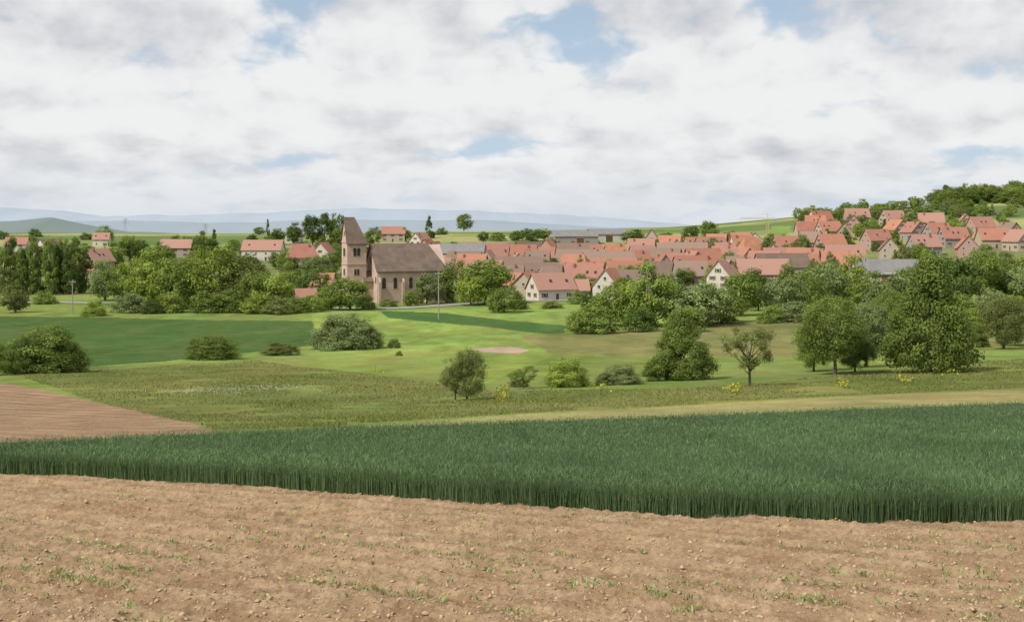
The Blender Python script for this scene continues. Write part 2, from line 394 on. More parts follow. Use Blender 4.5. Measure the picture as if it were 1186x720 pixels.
# ---------------------------------------------------------------- trees
def crown(kind,nl,leaf,seed):
    r=np.random.default_rng(seed)
    if kind=='open': ncl=40;rc=.10
    elif kind=='poplar': ncl=70;rc=.13
    elif kind=='conifer': ncl=80;rc=.085
    elif kind=='maple': ncl=230;rc=.085
    elif kind=='shrub': ncl=120;rc=.115
    else: ncl=130;rc=.112
    c=[]
    zb,zt={'shrub':(.02,1),'round':(.05,1),'broad':(.10,1),'open':(.25,1),'poplar':(.04,1),'conifer':(.05,1),'maple':(.09,1)}[kind]
    lump=r.normal(0,1,(11,3));lump/=np.linalg.norm(lump,axis=1)[:,None];la=r.uniform(-.30,.26,11)*(.55 if kind=='shrub' else 1)
    while len(c)<ncl:
        d=r.normal(0,1,3);d/=np.linalg.norm(d);rad=.35+.6*r.random()**.45
        rad*=1+float((la*np.clip(lump@d,0,1)**4).sum())
        p=d*rad
        if kind=='conifer':
            z=r.random()**1.3;a=r.random()*6.28;q=(1-z)*(.55+.45*r.random());c.append((q*.46*math.cos(a),q*.46*math.sin(a),zb+z*(zt-zb)*.95));continue
        if kind=='maple':
            # stratified heights keep the cone evenly filled
            z=((len(c)+r.random())/ncl)**1.35;a=len(c)*2.399+r.normal(0,.5)
            q=min(1.0,(1-z)**.72*1.08,(z+.25)*3.0)*(.42+.58*r.random()**.55)*(1+.07*math.sin(z*21+2*a))
            c.append((q*.44*math.cos(a),q*.44*math.sin(a),zb+z*(zt-zb)*.95));continue
        if kind=='poplar':
            z=r.random();a=r.random()*6.28;q=(math.sin(min(1,z*1.05+.1)*math.pi*.9))**.5*(.4+.6*r.random());c.append((q*.40*math.cos(a),q*.40*math.sin(a),zb+z*(zt-zb)*.95));continue
        if kind=='shrub':
            z=.06+.84*abs(p[2])
        else:
            z=zb+(zt-zb)*(p[2]*.94+1)/2
        c.append((p[0]*.46,p[1]*.46,z))
    c=np.array(c)
    crad=rc*r.uniform(.5,1.4,ncl);cb=r.uniform(.72,1.22,ncl);ch=r.random(ncl)
    wgt=crad**2;wgt/=wgt.sum();idx=r.choice(ncl,nl,p=wgt)
    d=r.normal(0,1,(nl,3));d/=np.linalg.norm(d,axis=1)[:,None]
    rr=crad[idx]*r.random(nl)**.4*(1+.35*r.normal(0,1,nl)*(r.random(nl)<.25))
    sq=np.array([1,1,.8]) if kind!='poplar' else np.array([.9,.9,.5])
    P=c[idx]+d*rr[:,None]*sq;P[:,2]=np.maximum(P[:,2],.01)
    nrm=d+r.normal(0,.4,(nl,3))+np.array([0,0,.5])+(P-np.array([0,0,.5]))*.9
    nrm/=np.linalg.norm(nrm,axis=1)[:,None]
    a=np.cross(nrm,r.normal(0,1,(nl,3)));a/=np.linalg.norm(a,axis=1)[:,None];b_=np.cross(nrm,a)
    s_=leaf*r.uniform(.6,1.3,nl)[:,None]
    V=np.stack([P-a*s_*.5,P-b_*s_*.38,P+a*s_*.5,P+b_*s_*.38],1).reshape(-1,3)
    Fq=np.arange(nl*4).reshape(-1,4)
    cc=np.stack([cb[idx]*r.uniform(.8,1.2,nl),np.clip(ch[idx]*.6+.4*r.random(nl),0,1),np.zeros(nl)],1)
    return V,Fq,np.repeat(cc,4,0),c
CR={};MESH={}
def trunkmesh(kind,seed,cl):
    r=random.Random(seed);mb=MB()
    top={'open':.55,'poplar':.85,'conifer':.9,'maple':.8}.get(kind,.6);r0=.022 if kind!='poplar' else .03
    if kind=='maple': r0=.017
    pts=[(0,0,-.02)]
    for i in range(1,6): pts.append((r.uniform(-.015,.015),r.uniform(-.015,.015),top*i/5))
    mb.tube(pts,[r0*1.35,r0,r0*.85,r0*.65,r0*.45,r0*.2],BARK)
    ks=list(range(len(cl)));r.shuffle(ks)
    for k in ks[:(16 if kind=='open' else 8)]:
        c=cl[k];z0=min(max(.12,c[2]*.55),top*.9);f=z0/top*5;i=int(f);p0=Vector(pts[i]).lerp(Vector(pts[min(i+1,5)]),f-i)
        e=Vector(c);md=p0.lerp(e,.5)+Vector((0,0,-.02));mb.tube([p0,md,e],[r0*.5,r0*.3,r0*.1],BARK,5)
    return mb.mesh('trunk')
KN={'shrub':1,'round':2,'broad':3,'open':4,'poplar':5,'conifer':6,'maple':7}
def getcr(kind,var,lod):
    key=(kind,var,lod)
    if key not in CR:
        nl,lf={'n':(24000,.0215),'f':(5600,.041)}[lod]
        if kind=='open':nl=int(nl*.38)
        if kind=='shrub' and lod=='n': lf=.026;nl=20000
        if kind=='maple' and lod=='n': nl=34000
        CR[key]=crown(kind,nl,lf,var*13+KN[kind]*101+(5 if lod=='n' else 0))
    return CR[key]
def tmpl(kind,var,hue,lod):
    key=(kind,var,lod);getcr(*key)
    mk=key+(hue,)
    if mk not in MESH:
        V,Fq,cc,cl=CR[key]
        MESH[mk]=mesh_np('crown',V,Fq,HUE[hue],cc)
    tk=key+('t',)
    if tk not in MESH: MESH[tk]=trunkmesh(kind,var+3,CR[key][3])
    return MESH[mk],MESH[tk]
HN={'bright':'light green','mid':'green','dark':'dark green','grey':'grey-green','olive':'olive green'}
TREES=[]
def tree(u,vb,vt,w,kind='round',hue='mid',place='beside the village',group=None,d=None,k=1.0):
    if d is None: X,Y=ground_at(u,vb)
    else: X,Y=(u-U0)/F*d,d
    h=max((vb-vt)*Y/F,.8);wm=max(w*Y/F,.8)
    lod='n' if Y<230 else 'f'
    cm,tm=tmpl(kind,random.randrange(2 if lod=='n' else 4),hue,lod)
    rz=random.uniform(0,6.28);z=Hs(X,Y)-.05
    wm*=1.06*k;h*=1.02
    if kind=='shrub':
        o=ob('shrub',cm,None,(X,Y,z),rz,(wm,wm,h),label='%s rounded shrub %s'%(HN[hue],place),category='shrub')
    else:
        nm={'conifer':'conifer_tree','poplar':'poplar_tree','open':'fruit_tree'}.get(kind,'deciduous_tree')
        lab='%s %s %s'%(HN[hue],{'conifer':'pointed conifer','poplar':'narrow poplar','open':'sparse fruit tree','maple':'full conical leafy tree'}.get(kind,'leafy tree'),place)
        o=ob(nm,None,None,(X,Y,z),rz,(1,1,1),label=lab,category='tree')
        o.empty_display_size=.5
        ob('crown',cm,o,scl=(wm,wm*random.uniform(.88,1.1),h))
        ob('trunk',tm,o,scl=(wm,wm,h))
    if group:o['group']=group
    TREES.append((X,Y,wm))
    return o
M='in the valley meadow'
near=[(52,431,369,98,'shrub','mid',M),(4,434,392,44,'shrub','mid',M),(28,432,385,50,'shrub','dark',M),(80,431,388,44,'shrub','mid',M),(248,416,385,62,'shrub','mid',M),(228,414,388,26,'shrub','mid',M),(325,411,394,48,'shrub','olive',M),
(402,404,358,82,'shrub','grey',M),(380,404,370,38,'shrub','grey',M),(425,403,374,38,'shrub','mid',M),(456,403,390,16,'shrub','olive',M),(462,412,405,10,'shrub','mid',M),
(541,463,400,52,'round','olive',M),(527,463,422,34,'open','olive',M),(606,450,424,34,'open','mid',M),(600,448,432,24,'shrub','olive',M),(657,448,409,54,'shrub','bright',M),(645,447,420,26,'shrub','mid',M),(718,445,418,52,'shrub','grey',M),(700,446,428,24,'shrub','olive',M),
(788,440,360,84,'maple','mid',M),(762,441,408,40,'shrub','mid',M),(868,447,374,70,'open','olive',M),
(967,434,342,84,'broad','mid',M),(942,430,372,50,'round','mid',M),(990,431,376,46,'round','dark',M),(1003,425,345,64,'round','grey','at the meadow edge'),(1077,431,298,118,'maple','mid',M),(1162,404,340,60,'round','olive',M),(1182,400,352,46,'shrub','grey',M),(1130,402,372,30,'shrub','mid',M)]
for t in near: tree(*t,group='trees and shrubs of the meadow')
P2='in front of the village'
mid_=[(690,386,347,62,'shrub','mid'),(672,384,352,34,'shrub','mid'),(707,378,330,50,'round','mid'),(728,378,322,44,'round','bright'),(757,379,306,58,'round','mid'),(782,376,318,50,'round','dark'),
(812,378,325,74,'round','grey'),(835,374,330,50,'round','mid'),(858,366,310,48,'round','mid'),(878,360,312,40,'round','dark'),(742,384,350,40,'shrub','dark'),(795,384,350,46,'shrub','mid'),
(905,364,318,46,'round','grey'),(930,362,312,50,'round','mid'),(955,358,303,54,'round','grey'),(985,356,296,54,'round','bright'),(1010,366,315,50,'round','mid'),(1038,372,318,64,'round','grey'),(1030,395,335,50,'round','mid'),
(1065,352,306,60,'round','mid'),(1105,356,292,62,'round','dark'),(1135,352,288,64,'round','mid'),(1165,350,296,60,'round','mid'),(1185,352,308,50,'round','grey'),(1110,372,335,46,'shrub','mid'),(1150,366,330,44,'shrub','grey'),
(970,372,340,54,'shrub','mid'),(925,372,345,50,'shrub','grey'),(1080,378,345,40,'shrub','mid'),(1125,385,352,44,'shrub','bright'),(1170,378,340,44,'round','mid'),(895,374,350,36,'shrub','mid'),
(18,362,330,38,'round','olive'),(50,352,335,30,'shrub','mid'),(110,366,344,30,'shrub','bright'),(122,348,302,44,'round','grey'),(142,352,308,46,'round','mid'),(160,356,298,50,'round','bright'),(182,357,290,54,'round','bright'),(207,358,298,52,'round','mid'),(229,356,290,50,'round','bright'),
(254,358,284,60,'round','bright'),(280,358,292,56,'round','olive'),(302,360,312,50,'round','mid'),(318,361,314,46,'round','bright'),(268,362,330,42,'shrub','mid'),(340,350,305,36,'round','mid'),(362,352,308,42,'round','dark'),(240,362,332,42,'shrub','mid'),(195,362,334,40,'shrub','bright'),(150,362,335,40,'shrub','grey'),(300,363,336,44,'shrub','bright'),(325,364,340,36,'shrub','olive'),(175,363,344,30,'shrub','dark'),(345,362,340,34,'shrub','mid'),(362,361,338,30,'shrub','bright'),
(406,359,319,48,'round','mid'),(424,358,338,22,'shrub','mid'),(384,359,328,40,'round','mid'),(494,352,313,36,'round','grey'),(478,354,332,24,'shrub','mid'),(450,355,344,22,'shrub','olive'),(524,350,300,40,'round','mid'),(562,352,299,70,'round','mid'),(545,354,318,38,'round','bright'),(584,362,330,42,'round','mid'),(598,358,338,28,'shrub','olive'),(680,360,338,22,'round','dark'),(640,357,346,26,'shrub','olive'),(688,345,322,24,'round','mid'),(722,348,318,30,'round','mid'),(668,352,334,24,'shrub','mid')]
for t in mid_: tree(*t,place=P2,group='trees in front of the village',k=1.08)
for i in range(14):
    tree(-12+i*8.5+random.uniform(-2,2),341+random.uniform(-2,2),274+random.uniform(0,18),24,'poplar','dark' if i%2 else 'mid','at the village edge','row of dark poplars')
top=[(340,282,258,22,'round','dark'),(362,284,246,30,'round','dark'),(376,286,247,20,'poplar','dark'),(388,284,246,26,'round','dark'),(400,288,262,30,'round','mid'),(432,284,262,22,'round','mid'),(497,276,249,16,'conifer','dark'),(537,267,245,21,'round','mid'),
(310,280,254,9,'conifer','mid'),(322,284,264,18,'round','dark'),(248,296,266,16,'conifer','dark'),(232,298,268,20,'round','dark'),(240,300,272,30,'round','mid'),(122,284,262,24,'round','mid'),(150,302,272,30,'round','mid'),(160,298,276,30,'round','dark'),(800,280,260,22,'round','dark'),(821,280,254,24,'round','mid'),
(415,300,275,26,'round','mid'),(600,279,266,22,'round','dark'),(615,280,264,26,'round','dark'),(630,279,264,22,'round','mid'),(575,279,267,22,'shrub','mid'),(560,282,268,16,'round','dark'),(735,282,266,30,'round','dark'),(842,285,268,22,'round','mid'),(770,282,268,20,'round','mid'),
(470,280,264,14,'round','mid'),(512,272,262,16,'shrub','mid'),(185,300,280,24,'round','mid'),(270,290,275,20,'shrub','mid'),(900,296,282,20,'round','dark'),(930,292,270,18,'round','mid'),
(130,318,280,40,'round','mid'),(75,300,280,30,'round','dark'),(30,285,272,26,'round','mid'),(170,320,290,36,'round','dark'),(225,322,294,36,'round','mid'),(260,318,290,34,'round','olive'),(330,312,288,26,'round','mid'),(290,322,294,30,'round','mid'),(385,318,290,26,'round','mid'),(200,318,298,34,'round','mid'),(395,306,284,20,'round','dark'),(100,298,282,24,'round','mid')]
for t in top: tree(*t,place='on the rise behind houses',group='trees behind the village')
for i in range(30):
    u=random.uniform(-20,430);d=random.uniform(620,960);tree(u,0,-random.uniform(5,9)*F/d,random.uniform(6,12)*F/d,random.choice(['round','shrub','shrub']),random.choice(['mid','dark','olive']),'on the rise behind houses','trees behind the village',d=d)
# the wood on the hilltop reads as one mass of crowns
WV=[];WQ=[];WC=[];o_=0
for i in range(85):
    u=1075+125*random.random()**.6;d=random.uniform(890,1060);X=(u-U0)/F*d;z=Hs(X,d)-.3
    hw_=random.uniform(12,24)*d/F;ww_=random.uniform(16,30)*d/F
    V,Fq,cc,_=getcr(random.choice(['round','round','round','conifer']),random.randrange(4),'f')
    an=random.uniform(0,6.28);ca,sa=math.cos(an),math.sin(an)
    V=np.stack([(V[:,0]*ca-V[:,1]*sa)*ww_+X,(V[:,0]*sa+V[:,1]*ca)*ww_+d,V[:,2]*hw_+z],1)
    WV.append(V);WQ.append(Fq+o_);o_+=len(V);c_=cc.copy();c_[:,0]*=random.uniform(.65,1.45);WC.append(c_)
ob('wood',mesh_np('wood',np.concatenate(WV),np.concatenate(WQ),HUE['mid'],np.concatenate(WC)),kind='stuff')
for i in range(12):
    tree(925+i*13+random.uniform(-5,5),0,-random.uniform(9,16),random.uniform(14,22),'round',random.choice(['bright','mid']),'on the hill crest','trees on the hill crest',d=random.uniform(840,980))
# ---------------------------------------------------------------- houses
WALLS={'white':surf('render_white',(.56,.53,.46),(.45,.42,.36),1.5),'cream':surf('render_cream',(.42,.36,.28),(.34,.29,.22),1.5),
'pink':surf('render_pink',(.42,.28,.235),(.34,.22,.19),1.5),'ochre':surf('render_ochre',(.35,.27,.18),(.28,.22,.15),1.5),'grey':surf('render_grey',(.32,.29,.26),(.24,.22,.20),1.5)}
ROOFS={'red':surf('tile_red',(.37,.145,.10),(.26,.11,.08),.35,.9,rnd=(.37,.215,.17),wave=3),'orange':surf('tile_orange',(.46,.215,.13),(.34,.155,.10),.35,.9,rnd=(.36,.165,.12),wave=3),
'brown':surf('tile_brown',(.18,.13,.10),(.13,.095,.075),.35,.9,rnd=(.28,.195,.155),wave=3),'slate':surf('slate_grey',(.22,.215,.215),(.17,.165,.165),.4,.7,wave=3)}
GLASS=surf('window_glass',(.04,.05,.06),(.02,.025,.03),2,.15);FRM=surf('painted_frame',(.6,.58,.54),(.5,.48,.45),3,.6)
SHUT=surf('wood_shutter',(.20,.09,.05),(.14,.06,.035),4,.7);BRICK=surf('brick_chimney',(.30,.16,.11),(.22,.11,.08),6,.9);DOOR=surf('wooden_door',(.14,.08,.045),(.09,.05,.03),5,.7)
def win_mesh(w,h,shut=True):
    mb=MB()
    mb.box(-w/2,w/2,-.05,.03,0,h,FRM)
    mb.box(-w/2+.1,-.03,-.07,-.052,.1,h-.1,GLASS);mb.box(.03,w/2-.1,-.07,-.052,.1,h-.1,GLASS)
    if shut:
        mb.box(-w/2-.5,-w/2-.03,-.08,0,0,h,SHUT);mb.box(w/2+.03,w/2+.5,-.08,0,0,h,SHUT)
    mb.box(-w/2-.08,w/2+.08,-.12,.02,-.12,-.01,FRM)
    return mb.mesh('window')
WINM=win_mesh(1.1,1.35);WINP=win_mesh(1.0,1.2,False)
mb=MB();mb.box(-.55,.55,-.06,.03,0,2.1,DOOR);mb.box(-.68,-.56,-.09,.03,0,2.22,FRM);mb.box(.56,.68,-.09,.03,0,2.22,FRM);mb.box(-.56,.56,-.09,.03,2.11,2.22,FRM);DOORM=mb.mesh('door')
mb=MB();mb.box(-.35,.35,-.35,.35,-1,1.0,BRICK);mb.box(-.42,.42,-.42,.42,1.0,1.12,BRICK);mb.box(-.2,.2,-.2,.2,1.12,1.35,ROOFS['red']);CHM=mb.mesh('chimney')
mb=MB();mb.box(-2.2,2.2,-.12,.03,0,4.0,DOOR);mb.box(-2.4,2.4,-.16,.03,4.01,4.25,FRM);BDM=mb.mesh('door')
SKY=MB();SKY.box(-.45,.45,-.06,.02,-.6,.6,GLASS);SKYM=SKY.mesh('roof_window')
SH={}
def shape(L,W,hw,rise,wc,rc,hip):
    k=(L,W,hw,rise,wc,rc,hip)
    if k not in SH:
        mb=MB();mb.prism([(-W/2,-2.5),(W/2,-2.5),(W/2,hw),(0,hw+rise),(-W/2,hw)],-L/2,L/2,WALLS[wc])
        if hip:
            mb=MB();mb.box(-L/2,L/2,-W/2,W/2,-2.5,hw,WALLS[wc])
        a=mb.mesh('wall')
        mb=MB();hh=W*.42 if hip else 0
        mb.roof(-L/2-.45,L/2+.45,W,hw+.02,rise,.5,.22,ROOFS[rc],hh,hh);b=mb.mesh('roof')
        SH[k]=(a,b)
    return SH[k]
HOUSES=[];RN={'red':'red tiled','orange':'orange tiled','brown':'brown tiled','slate':'grey slate'}
def house(u,vb,L=12,W=9,hw=5.5,rise=4.5,rc='red',wc='white',yaw=0,hip=False,d=None,place='in the village',group='village houses',shut=True,name='house',cat='house',nowin=False):
    if d is None:X,Y=ground_at(u,vb)
    else:X,Y=(u-U0)/F*d,d
    z=Hs(X,Y);a,b=shape(L,W,hw,rise,wc,rc,hip)
    o=ob(name,None,None,(X,Y,z),math.radians(yaw),label='%s %s with %s roof %s'%({'white':'white','cream':'cream','pink':'pink','ochre':'ochre','grey':'grey'}[wc],cat,RN[rc],place),category=cat)
    if group:o['group']=group
    ob('wall',a,o);r=ob('roof',b,o)
    if not nowin:
        ob('chimney',CHM,r,(L*random.choice([-.28,.2,.3]),W*random.choice([-.12,.12]),hw+rise*.80))
    wm=WINM if shut and random.random()<.7 else WINP
    def W_(x,y,z,r_): ob('window',wm,o,(x,y,z),r_)
    fl=[1.0] if hw<4.2 else [.95,3.4]
    if hw<2.6: fl=[.7]
    ns=max(2,int(L/(3.6 if Y<640 else 4.5)))
    for s_,r_ in ((-1,0),(1,math.pi)):
        cc_=math.cos(math.radians(yaw)+(0 if s_<0 else math.pi))
        if cc_<.1: continue
        for zi,zf in enumerate(fl):
            for i in range(ns):
                xx=-L/2+L*(i+.5)/ns
                if zi==0 and i==ns//2: ob('door',BDM if nowin else DOORM,o,(xx,s_*W/2,.05),r_);continue
                if nowin and (i%2 or zi): continue
                W_(xx,s_*W/2,zf,r_)
        if not nowin and not hip:
            for xx in random.sample([-.33,-.1,.1,.33],random.choice([0,1,2])):
                q=ob('roof_window',SKYM,r,(xx*L,s_*W*.27,hw+rise*(1-.54)+.27),r_)
                q.rotation_euler=(-(math.pi/2-math.atan2(rise,W/2)),0,r_)
    for s_,r_ in ((-1,-math.pi/2),(1,math.pi/2)):
        nx=math.sin(math.radians(yaw))*s_
        if nx>-.1: continue
        for zf in fl:
            for yy_ in (-W*.24,W*.24): W_(s_*L/2,yy_,zf,r_)
        if not hip and rise>3: W_(s_*L/2,0,fl[-1]+2.55,r_)
    HOUSES.append((X,Y,max(L,W)))
    return o
house(113,321,11,9,7.2,5,'red','pink',60,place='among garden trees')
house(96,323,9,7,4,3.5,'red','cream',10)
house(55,300,12,9,6,5,'brown','white',70,place='beside dark poplars')
house(20,292,13,9,5,4,'red','white',5)
house(205,298,17,10,5.5,4.5,'red','cream',3,place='behind garden trees')
house(305,302,21,10,6,5,'red','white',-4,place='behind garden trees')
house(350,312,16,10,6,6,'red','cream',12,True)
house(375,306,12,9,6,5,'orange','white',80)
house(341,281,11,8,5,5,'brown','white',75,place='on the rise')
house(118,285,10,8,4.5,4,'red','white',5)
house(455,280,16,9,5.5,4.5,'red','cream',4,place='on the rise')
house(487,289,12,9,5,5,'red','white',62,place='on the rise')
house(354,354,5.5,4.5,2.4,2.4,'red','pink',20,place='beside the church')
house(372,342,9,7,4,3.5,'orange','white',-10)
house(638,347,13,9,3.6,4.6,'red','white',25,place='at the village edge')
house(664,346,9,7,3.0,3.0,'red','cream',5,place='at the village edge')
house(612,343,10,8,4,4,'orange','cream',70,place='at the village edge')
house(706,346,11,8,4.4,5,'orange','white',70,place='at the village edge')
house(730,343,12,8,4.4,4,'brown','cream',5)
house(836,335,10,8,5,5,'red','white',65)
house(755,290,13,10,5,7,'brown','cream',80)
house(857,290,10,10,5,4.5,'orange','cream',5);house(873,290,9,10,5,4.5,'orange','white',85)
BK=dict(name='barn',cat='barn',nowin=True)
house(1025,330,21,10,4,4.5,'slate','white',-3,place='behind orchard trees',**BK)
house(560,298,26,11,4.5,3.5,'brown','grey',-3,**BK)
house(600,322,20,10,4.5,4.5,'brown','grey',10,**BK)
house(535,304,24,10,5.0,4.5,'slate','grey',-8,**BK)
house(705,318,22,11,5,5,'brown','cream',8,**BK)
house(790,305,24,11,5,5,'brown','grey',-6,**BK)
house(905,322,20,10,4.5,5,'brown','cream',5,**BK)
house(664,283,28,16,5.0,3.6,'slate','grey',12,place='above village roofs',name='hall',cat='farm hall',nowin=True,group=None)
house(702,280,24,14,5,3.2,'slate','white',12,place='above village roofs',name='hall',cat='farm hall',nowin=True,group=None)
hill=[(936,276,14,'red'),(950,262,14,'red'),(944,268,12,'orange'),(960,276,13,'orange'),(978,278,15,'red'),(992,259,15,'red'),(988,268,13,'red'),(1034,262,14,'red'),(1038,275,14,'orange'),(1015,288,13,'red'),(1058,278,13,'red'),(1078,266,14,'red'),(1086,280,13,'orange'),(1118,268,14,'red'),(1104,286,13,'red'),(1136,272,13,'red'),(1150,288,14,'orange'),(1168,280,13,'brown'),(962,294,13,'orange'),(942,290,13,'brown'),(1030,300,13,'red'),(910,296,13,'orange'),(1180,290,13,'red'),(1070,296,13,'red'),(1120,298,14,'orange')]
for u,v,w,c in hill:
    house(u,v,w,9,4.4,5.2,c,random.choice(['white','cream','cream','pink','ochre','grey']),random.choice([0,8,-12,15,75,20,100]),place='on the hillside',group='houses on the hillside')
def clear(X,Y,r): return all((X-a)**2+(Y-b_)**2>((r+c)*.5)**2 for a,b_,c in HOUSES)
SIZES=[(12,8.5,3.9,5.0),(14,8.5,3.9,5.2),(10,7.5,3.1,4.3),(16,9,4.2,5.4),(11,8,3.9,4.8),(19,9,3.6,5.2),(9,6.5,2.8,3.4),(13,8.5,3.4,5.4)]
for d,ua,ub in [(428,596,700),(448,590,900),(468,575,960),(488,520,975),(509,505,985),(531,485,970),(554,470,950),(580,470,925),(610,470,890),(642,470,860),(675,470,640),(680,735,850)]:
    u=ua
    while u<ub:
        L,W,hw,rs=random.choice(SIZES)
        dj=d+random.uniform(-8,8);X=(u-U0)/F*dj
        if clear(X,dj,L*.88) and random.random()<.94 and all((X-a)**2+(dj-b_)**2>(c*.35+3)**2 for a,b_,c in TREES):
            house(u,0,L,W,hw,rs*random.choice([.85,1,1.12]),random.choice(['red','red','red','red','orange','orange','orange','brown','brown']),random.choice(['white','cream','cream','ochre','pink','grey']),random.choice([0,5,-8,12,-15,25,-28,18,-20,10,78,95]),d=dj,hip=random.random()<.08)
        u+=(L*.95+random.uniform(0,5))*F/dj
print('houses',len(HOUSES))
cnt=0;ndec=sum(1 for o in bpy.data.objects if o.name.startswith('deciduous_tree'))
while cnt<250:
    u=random.choice([random.uniform(100,560),random.uniform(560,1000),random.uniform(560,1000),random.uniform(930,1190),random.uniform(930,1190)])
    d=random.uniform(410,700) if u<1000 else random.uniform(480,900)
    if u>=930 and random.random()<.6:d=random.uniform(620,880)
    X=(u-U0)/F*d
    if not clear(X,d,-1.5 if d<700 else 2): continue
    if 640<u<720 and d>640: continue
    h=random.uniform(5.5,10);kd=random.choice(['round','round','round','conifer','shrub'])
    if kd=='round':
        if ndec>=296: kd='shrub';h*=.7
        else: ndec+=1
    tree(u,0,-h*F/d,h*random.uniform(.75,1.15)*F/d,kd,random.choice(['mid','dark','mid','olive','bright','grey']),'between village houses','garden trees of the village',d=d);cnt+=1
# ---------------------------------------------------------------- church
STONE=surf('pink_sandstone',(.53,.385,.31),(.39,.275,.22),.5,.9,.4,3);STL=surf('weathered_sandstone',(.53,.40,.325),(.38,.285,.23),.35,.9,.3,3);DARK=surf('dark_opening',(.05,.043,.04),(.03,.026,.025),2,.6)
CR_=surf('church_roof_tiles',(.205,.15,.12),(.12,.09,.072),.45,.85,wave=2.5)
CY=376;CX=(470-U0)/F*CY
ch=ob('church',None,None,(CX,CY,Hs(CX,CY)),math.radians(24),label='pink sandstone village church with saddle roofed bell tower',category='church')
mb=MB();L,W,hw,rs=22.5,13,10,7.6
mb.prism([(-W/2,-3),(W/2,-3),(W/2,hw),(0,hw+rs),(-W/2,hw)],-L/2,L/2,STL)
mb.box(-L/2-.12,L/2+.12,-W/2-.15,-W/2-.002,hw-.6,hw-.15,STONE)
mb.box(-L/2-.10,L/2+.10,-W/2-.12,-W/2-.002,-3,1.0,STONE)
for xx in (-L/2+.5,-3.2,2.0,L/2-.5):
    mb.box(xx-.4,xx+.4,-W/2-.9,-W/2-.13,-3,6.4,STL);mb.add([(xx-.4,-W/2-.9,6.4),(xx+.4,-W/2-.9,6.4),(xx+.4,-W/2,7.8),(xx-.4,-W/2,7.8)],[(0,1,2,3)],STL)
ob('wall',mb.mesh('wall'),ch)
mb=MB();mb.roof(-L/2-.5,L/2+.5,W,hw+.02,rs,.6,.3,CR_,0,4.6);ob('roof',mb.mesh('roof'),ch)
mb=MB();mb.prism([(-3.4,-3),(3.4,-3),(3.4,6.5),(0,9.4),(-3.4,6.5)],-L/2-3.2,-L/2-.003,STONE);ob('porch_wall',mb.mesh('porch_wall'),ch,(0,1.0,0))
mb=MB();mb.roof(-L/2-3.1,-L/2-.01,6.8,6.52,2.9,.4,.25,CR_);ob('porch_roof',mb.mesh('porch_roof'),ch,(0,1.0,0))
mb=MB();x0,x1=3.0,9.2;ya,yb=-W/2-4.6,-W/2-.92
mb.add([(x0,ya,-3),(x1,ya,-3),(x1,yb,-3),(x0,yb,-3),(x0,ya,3.4),(x1,ya,3.4),(x1,yb,5.6),(x0,yb,5.6)],[(0,1,5,4),(1,2,6,5),(3,0,4,7),(2,3,7,6)],STL);ob('sacristy_wall',mb.mesh('sacristy_wall'),ch)
mb=MB();mb.add([(x0-.3,ya-.4,3.2),(x1+.3,ya-.4,3.2),(x1+.3,yb+.02,5.65),(x0-.3,yb+.02,5.65),(x0-.3,ya-.4,3.45),(x1+.3,ya-.4,3.45),(x1+.3,yb+.02,5.9),(x0-.3,yb+.02,5.9)],[(0,3,2,1),(4,5,6,7),(0,1,5,4),(1,2,6,5),(2,3,7,6),(3,0,4,7)],CR_);ob('sacristy_roof',mb.mesh('sacristy_roof'),ch)
mb=MB();n=6;r_=4.6
pts=[(r_*math.cos(-math.pi/2+math.pi*i/n),r_*math.sin(-math.pi/2+math.pi*i/n)) for i in range(n+1)]
vs=[(p[0],p[1],-3) for p in pts]+[(p[0],p[1],7) for p in pts];mb.add(vs,[(i,i+1,n+2+i,n+1+i) for i in range(n)],STL)
vs=[(p[0]*1.1,p[1]*1.1,6.9) for p in pts]+[(0,0,10.5)];mb.add(vs,[(i,i+1,n+1) for i in range(n)],CR_);ob('apse',mb.mesh('apse'),ch,(L/2,0,0))
def archwin(w,h,double=False):
    mb=MB()
    def arch(cx,w,h,y0,y1,z0,m):
        pr=[(cx-w/2,z0),(cx+w/2,z0)]+[(cx+w/2*math.cos(a),z0+h-w/2+w/2*math.sin(a)) for a in [math.pi*i/8 for i in range(9)]]
        n=len(pr);vs=[(a,y0,b) for a,b in pr]+[(a,y1,b) for a,b in pr]
        mb.add(vs,[tuple(range(n)),tuple(range(n,2*n))[::-1]]+[(i,(i+1)%n,n+(i+1)%n,n+i) for i in range(n)],m)
    if double:
        arch(0,w+.5,h+.5,-.06,.02,-.2,STL)
        arch(-w/4-.02,w/2-.12,h,-.09,-.062,0,DARK);arch(w/4+.02,w/2-.12,h,-.09,-.062,0,DARK)
    else:
        arch(0,w+.5,h+.4,-.06,.02,-.15,STONE);arch(0,w,h,-.09,-.062,0,DARK)
    return mb.mesh('window')
AW=archwin(1.15,3.3);AS=archwin(.7,1.4);AD=archwin(2.3,2.5,True);AM=archwin(1.7,1.9,True)
for xx in (-9.2,-5.6,-.6,4.6,8.8): ob('window',AW,ch,(xx,-W/2,5.2 if xx>3 else 4.4),0,(1,1,.85 if xx>3 else 1))
ob('window',AS,ch,(6,ya,.9))
ob('window',AS,ch,(-L/2,-4.9,6),-math.pi/2,(1.2,1,1.4));ob('window',AS,ch,(-L/2,0,12),-math.pi/2,(1.5,1,1.4))
tw=3.0;th=18.8
mb=MB();mb.box(-tw,tw,-tw,tw,-3,th,STONE)
for z_ in (6.2,11.6,th-.5): mb.box(-tw-.15,tw+.15,-tw-.15,tw+.15,z_,z_+.3,STL)
mb.add([(-tw,-tw,th),(-tw,tw,th),(-tw,0,th+6.9)],[(0,2,1)],STONE)
t=ob('tower',mb.mesh('tower'),ch,(-16.2,1.6,0))
